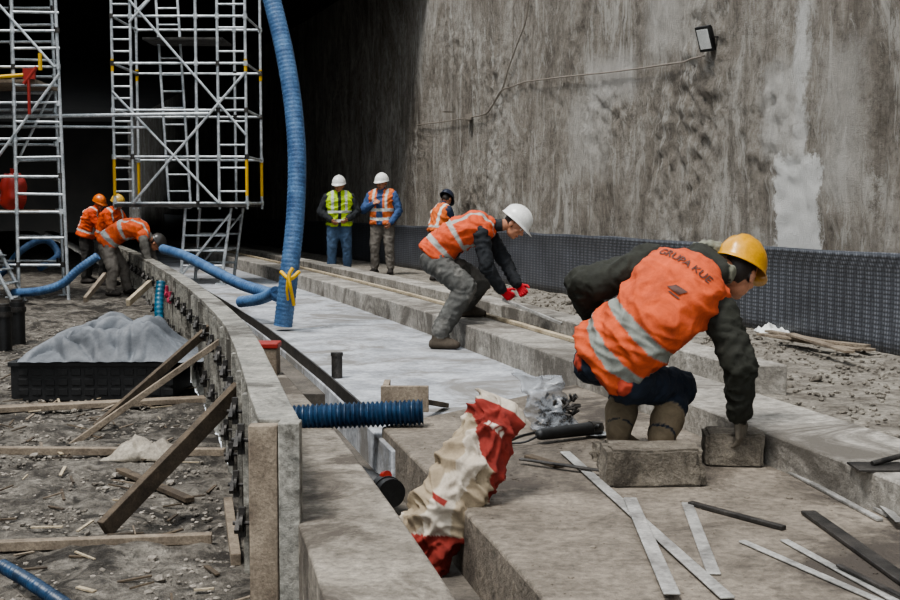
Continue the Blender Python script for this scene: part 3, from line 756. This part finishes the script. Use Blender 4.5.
    mb.ell(L(0,.062,-.09),R,(.028,.025,.022)); mb.cap(L(0,.09,.012),L(0,.112,-.028),.010,.014); mb.ell(L(0,.10,-.035),R,(.019,.012,.010))
    for q in (-1,1):
        mb.ell(L(q*.079,-.005,-.012),R,(.011,.02,.031)); mb.ell(L(q*.04,.065,-.03),R,(.024,.022,.02)); mb.ell(L(q*.03,.088,.024),R,(.022,.01,.008))
    mb.ell(L(0,.091,-.062),R,(.024,.009,.006)); mb.ell(L(0,.089,-.071),R,(.02,.009,.006))
    Ri=R.inverted(); hc=hexc(hair); sk=C['skin']; lip=(sk[0]*.75,sk[1]*.5,sk[2]*.5,1)
    def hcol(p):
        q=Ri@(p-H)
        if q.y<.015 and q.z>-.035 and abs(q.x)<.076: return hc
        if q.y<-.03 and q.z>-.06: return hc
        if q.z>.06: return hc
        if abs(q.z+.066)<.008 and abs(q.x)<.024 and q.y>.08: return lip
        if beard and q.z<-.05 and q.y>.02: return (sk[0]*.5,sk[1]*.45,sk[2]*.42,1)
        return sk
    remesh(mb,'head',M_skin,.0065 if vox<.018 else .009,2,hcol,E)
    mb=MB()
    for q in (-1,1): mb.ball(L(q*.031,.082,.002),.0125,0,2); mb.ball(L(q*.031,.0915,.002),.0055,1,1)
    mb.build('eyes',[M_eyew,M_eye],60,E)
    mb=MB(); nu=40; rr=[]
    RX,RY,RZ=.113,.138,.125; c0=(0,-.004,.045)
    for j in range(1,11):
        ph=j/10*pi/2
        ring=[]
        for i in range(nu):
            a=2*pi*i/nu; x=sin(ph)*cos(a)*RX; y=sin(ph)*sin(a)*RY; z=cos(ph)*RZ
            k=1+(.05 if abs(x)<.016 else (.03 if .045<abs(x)<.058 else 0))*(1 if j<9 else 0)*cos(ph)**.3
            ring.append(L(c0[0]+x,c0[1]+y*k,c0[2]+z*k))
        rr.append(ring)
    ring=[];ring2=[]
    for i in range(nu):
        a=2*pi*i/nu; fr_=max(0,sin(a)); e=.012+.045*fr_**2.2
        ring.append(L(cos(a)*(RX+.004),c0[1]+sin(a)*(RY+.004),c0[2]-.012)); ring2.append(L(cos(a)*(RX+e*.6),c0[1]+sin(a)*(RY+e),c0[2]-.018-.016*fr_**2))
    rr+= [ring,ring2]
    top=L(0,c0[1],c0[2]+RZ*1.05); mb.loft(rr,0,False); b0=len(mb.v); mb.v.append(tuple(top)); 
    for i in range(nu): mb.f.append([b0,(i+1)%nu,i]); mb.m.append(0)
    hm=bpy.data.materials.get('helmet_'+helm) or plain('helmet_'+helm,hexc(helm),.3)
    ho=mb.build('hard_hat',[hm],50,E); s=ho.modifiers.new('s','SOLIDIFY'); s.thickness=.004; s.offset=1
    mb=MB()
    for i,s in enumerate('LR'):
        d=(J['w'+s]-J['e'+s]).normalized()
        if hdirs[i] is not None: d=hdirs[i].normalized()
        n=hn[i] if hn[i] is not None else (lat1*(-1 if s=='R' else 1)); side=1 if s=='R' else -1
        hand(mb,J['w'+s]+(d*.02),d,n,side,curls[i],1.0*(1.12 if col.get('glove') else 1))
        mb.cap(J['w'+s]-d*.02,J['w'+s]+d*.03,.034,.028)
    gc=C.get('glove',sk)
    remesh(mb,'hands',M_skin if 'glove' not in C else M_cloth,.0048 if vox<.018 else .008,1,lambda p:gc,E)
    return E,vo,spine,axes
def stand(x,y,z,ang,lean=0,arms='front',h=1.0,wd=1.0):
    Rm=Matrix.Rotation(ang,3,'Z')
    J=dict(pel=(0,0,.95),mid=(0,.02+lean*.12,1.2),neck=(0,.0+lean*.35,1.47-lean*.1),head=(0,.03+lean*.48,1.625-lean*.13),
      hL=(-.09,0,.92),hR=(.09,0,.92),kL=(-.12,.03,.5),kR=(.12,.03,.5),aL=(-.13,-.01,.1),aR=(.13,-.01,.1),tL=(-.16,.14,.04),tR=(.16,.14,.04),
      sL=(-.185,lean*.33,1.41-lean*.1),sR=(.185,lean*.33,1.41-lean*.1))
    if arms=='front': J.update(eL=(-.30,lean*.2+.0,1.15),eR=(.30,lean*.2+.0,1.15),wL=(-.14,.17+lean*.2,1.02),wR=(.14,.17+lean*.2,1.0))
    if arms=='chest': J.update(eL=(-.28,.02,1.13),eR=(.30,.05,1.14),wL=(-.19,.16,.93),wR=(.10,.2,1.25))
    if arms=='fwd': J.update(eL=(-.22,lean*.5+.05,1.10),eR=(.22,lean*.5+.05,1.10),wL=(-.15,.3+lean*.5,1.0),wR=(.15,.3+lean*.5,1.0))
    return {k:V((x,y,z))+Rm@(V((v[0]*wd,v[1],v[2]))*h) for k,v in J.items()}
SK='#b98468'
q=W
J=dict(pel=q(613,355,5.98),mid=q(655,314,5.88),neck=q(702,266,6.0),head=q(738,272,6.12),
 sL=q(650,266,6.10),sR=q(718,312,5.88),eL=q(580,284,6.12),wL=q(602,330,6.35),eR=q(741,366,5.80),wR=q(739,414,5.88),
 hL=q(596,362,6.08),hR=q(630,382,5.93),kL=q(628,370,6.45),kR=q(680,386,6.26),aL=q(618,428,6.12),aR=q(660,434,5.98),tL=V(),tR=V())
for a,t,dx,dy in (('aL','tL',.09,.16),('aR','tR',.12,.15)): 
    J[a].z=.12; J[t]=V((J[a].x+dx,J[a].y+dy,.038))
E,vo,spn,axs=person('construction_worker',J,V((.55,.74,-.42)),dict(jacket='#26271f',trousers='#1c2635',boot='#7f715b',skin=SK,shirt='#b04630',hood='#7c7d6e',glove='#645d52'),
 dict(c='#c65730',s='#868a83',bands=[(.07,.15),(.30,.38)],hem=-.06,flare=.012,vert=False,open=0,calm=True),'#d79c22',.0125,up=V((.3,.1,1)),curls=(.5,.45),
 hdirs=(None,V((.15,.1,-1))),hn=(None,V((-.6,.6,-.2))),B=1.06,AK=1.3,LK=1.1,HK=1.08,
 extra=[('shirt',q(586,362,5.98),q(624,384,5.86),.066,.058),('hood',q(698,257,6.05),q(722,272,5.97),.075,.065),('hood',q(704,250,6.1),q(722,254,6.15),.055,.055),
  ('jacket',q(650,262,6.1),q(598,284,6.1),.095,.09),
  ('boot',J['aL'],J['aL']+(J['kL']-J['aL'])*.36,.062,.088),('boot',J['aR'],J['aR']+(J['kR']-J['aR'])*.36,.062,.088)],hair='#2a211b')
def decal(txt,center,xdir,nrm,size,mat,nm,shape=None):
    cu=bpy.data.curves.new(nm,'FONT'); cu.body=txt; cu.size=size; cu.align_x='CENTER'; cu.align_y='CENTER'; cu.offset=.0008
    o=bpy.data.objects.new('t',cu); bpy.context.scene.collection.objects.link(o)
    dg=bpy.context.evaluated_depsgraph_get(); me=bpy.data.meshes.new_from_object(o.evaluated_get(dg)); bpy.data.objects.remove(o)
    if shape: 
        me=bpy.data.meshes.new(nm); me.from_pydata([V(p+(0,)) for p in shape[0]],[],shape[1])
    bm=bmesh.new(); bm.from_mesh(me); bmesh.ops.triangulate(bm,faces=bm.faces)
    for _ in range(3): 
        lg=[e for e in bm.edges if e.calc_length()>.012]
        if lg: bmesh.ops.subdivide_edges(bm,edges=lg,cuts=1); bmesh.ops.triangulate(bm,faces=bm.faces)
    x=xdir.normalized(); n=(nrm-x*nrm.dot(x)).normalized(); y=n.cross(x)
    vm=vo.data; bv=BVHTree.FromPolygons([v.co for v in vm.vertices],[p.vertices for p in vm.polygons])
    for v in bm.verts:
        w=center+x*v.co.x+y*v.co.y+n*.5; hit=bv.ray_cast(w,-n)
        v.co=(hit[0]+n*.006) if hit[0] else w-n*.4
    bm.to_mesh(me); bm.free(); me.name=nm; me.materials.clear(); me.materials.append(mat)
    o=bpy.data.objects.new(nm,me); bpy.context.scene.collection.objects.link(o); o.parent=E
M_ink=plain('print_ink',hexc('#54342a'),.7)
d,l,f=axs(.78)
decal('GRUPA KUE',spn(.84)-l*.01,l,-f,.056,M_ink,'vest_lettering')
decal('',spn(.64)+l*.06,l,-f,.07,M_ink,'vest_mark',([(-.05,-.02),(.02,-.02),(.05,.012),(-.02,.012),(-.03,-.035),(.03,-.035),(.035,-.028),(-.025,-.028)],[[0,1,2,3],[4,5,6,7]]))
# middle worker
J=dict(pel=q(434,255,11.6),mid=q(460,234,11.6),neck=q(490,226,11.6),head=q(514,224,11.6),
 sL=q(486,230,11.80),sR=q(482,234,11.42),eL=q(503,258,11.72),wL=q(517,283,11.62),eR=q(486,266,11.36),wR=q(501,289,11.42),
 hL=q(437,259,11.72),hR=q(433,260,11.5),kL=q(480,283,11.92),kR=q(466,288,11.38),aL=q(463,306,12.15),aR=q(437,336,11.35),tL=V(),tR=V())
J['aL'].z=.27; J['tL']=J['aL']+V((.19,-.06,-.07)); J['tL'].z=.20
J['aR'].z=.05; J['tR']=J['aR']+V((.18,-.05,-.07)); J['tR'].z=-.02
GY='#555552'
person('construction_worker',J,V((.72,-.25,-.6)),dict(jacket='#1f2226',trousers=GY,trousers2='#6e6d69',boot='#4a4238',skin=SK,glove='#b5202b'),
 dict(c='#cb5630',s='#a3a6a0',bands=[(.10,.17),(.40,.47)],hem=-.05,vert=True),'#ecebe6',.0135,up=V((.55,0,1)),curls=(1.0,1.0),B=1.06,AK=1.15,LK=1.35,HK=1.08,hdirs=(V((.4,-.2,-.6)),V((.7,.1,-.6))))
board('screeding_straightedge',J['wR']+V((.02,.06,-.10)),G(562,324,.19),.03,.03,M_flat)
J=stand(-2.00,22.6,-.01,pi+.12,0,'front',.99,1.12)
person('construction_worker',J,V((-.12,-1,-.12)),dict(jacket='#2a2d31',trousers='#4d6480',boot='#2b2622',skin=SK),dict(c='#b5d62c',s='#c9cdc8',bands=[(.08,.17),(.36,.45)],hem=-.08),'#f4f3ee',.02,B=1.18,AK=1.1,LK=1.1,HK=1.1)
J=stand(-1.23,22.8,-.01,pi-.25,0,'chest',1.02,1.12)
person('construction_worker',J,V((-.45,-1,-.1)),dict(jacket='#3c5680',trousers='#77726b',boot='#2b2622',skin=SK),dict(c='#d9743f',s='#c9cdc8',bands=[(.08,.17),(.36,.45)],hem=-.08,open=.06),'#f4f3ee',.02,B=1.18,AK=1.1,LK=1.1,HK=1.1)
J=stand(-.20,20.7,-.01,-pi/2+.6,.35,'fwd',.86)
person('construction_worker',J,V((.5,.8,-.8)),dict(jacket='#27344f',trousers='#20242a',boot='#2b2622',skin=SK),dict(c='#d06a34',s='#c9cdc8',bands=[(.1,.17)],hem=-.02),'#2a3040',.02)
J=dict(pel=q(106,243,20),mid=q(126,229,20),neck=q(146,233,20),head=q(156,243,20),
 sL=q(145,235,20.2),sR=q(143,239,19.8),eL=q(152,254,20.15),wL=q(158,268,20.0),eR=q(147,257,19.8),wR=q(155,272,19.8),
 hL=q(109,246,20.13),hR=q(106,247,19.9),kL=q(123,268,20.25),kR=q(113,270,19.85),aL=q(128,290,20.3),aR=q(110,291,19.85),tL=V(),tR=V())
for a,t in (('aL','tL'),('aR','tR')): J[a].z=-.11; J[t]=J[a]+V((.15,-.03,0)); J[t].z=-.16
person('construction_worker',J,V((.6,0,-.9)),dict(jacket='#6b6862',trousers='#7d776f',boot='#2b2622',skin=SK),dict(c='#dd6232',s='#b9bdb8',bands=[(.08,.17),(.4,.49)],hem=-.04),'#3a3632',.02,up=V((1,0,.4)),B=1.1,LK=1.2)
J=stand(-6.15,22.4,-.2,-pi/2-.5,.55,'fwd',.95)
person('construction_worker',J,V((.7,-.5,-.3)),dict(jacket='#d9541f',trousers='#3a3835',boot='#2b2622',skin=SK),dict(c='#df5a22',s='#c9cdc8',bands=[(.1,.17)],hem=-.08),'#d9b050',.02,B=1.1)
J=stand(-6.75,23.2,-.2,-pi/2,.5,'fwd',.95)
person('construction_worker',J,V((.7,-.5,-.3)),dict(jacket='#c9471e',trousers='#3a3835',boot='#2b2622',skin=SK),dict(c='#df5a22',s='#c9cdc8',bands=[(.1,.17)],hem=-.08),'#d9702a',.02,B=1.1)
# ---------- lights, world, camera -----------
w=bpy.data.worlds.new('World'); bpy.context.scene.world=w; w.use_nodes=True
nt=w.node_tree; bg=nt.nodes['Background']; 
bg.inputs[0].default_value=(.88,.94,1.0,1); bg.inputs[1].default_value=1.5
sl=bpy.data.lights.new('daylight','SUN'); sl.energy=3.8; sl.angle=radians(16); sl.color=(1,.98,.95)
so=bpy.data.objects.new('daylight',sl); bpy.context.scene.collection.objects.link(so)
so.rotation_euler=V((.32,.34,-1)).to_track_quat('-Z','Y').to_euler()
cam=bpy.data.cameras.new('camera'); cam.lens=50; cam.sensor_width=36; cam.clip_end=300
co=bpy.data.objects.new('camera',cam); bpy.context.scene.collection.objects.link(co)
co.location=(0,0,CAMH); co.rotation_euler=(pi/2-TH,0,0); bpy.context.scene.camera=co
vs=bpy.context.scene.view_settings
try: vs.view_transform='AgX'; vs.look='AgX - Medium High Contrast'
except Exception as e: print(e)
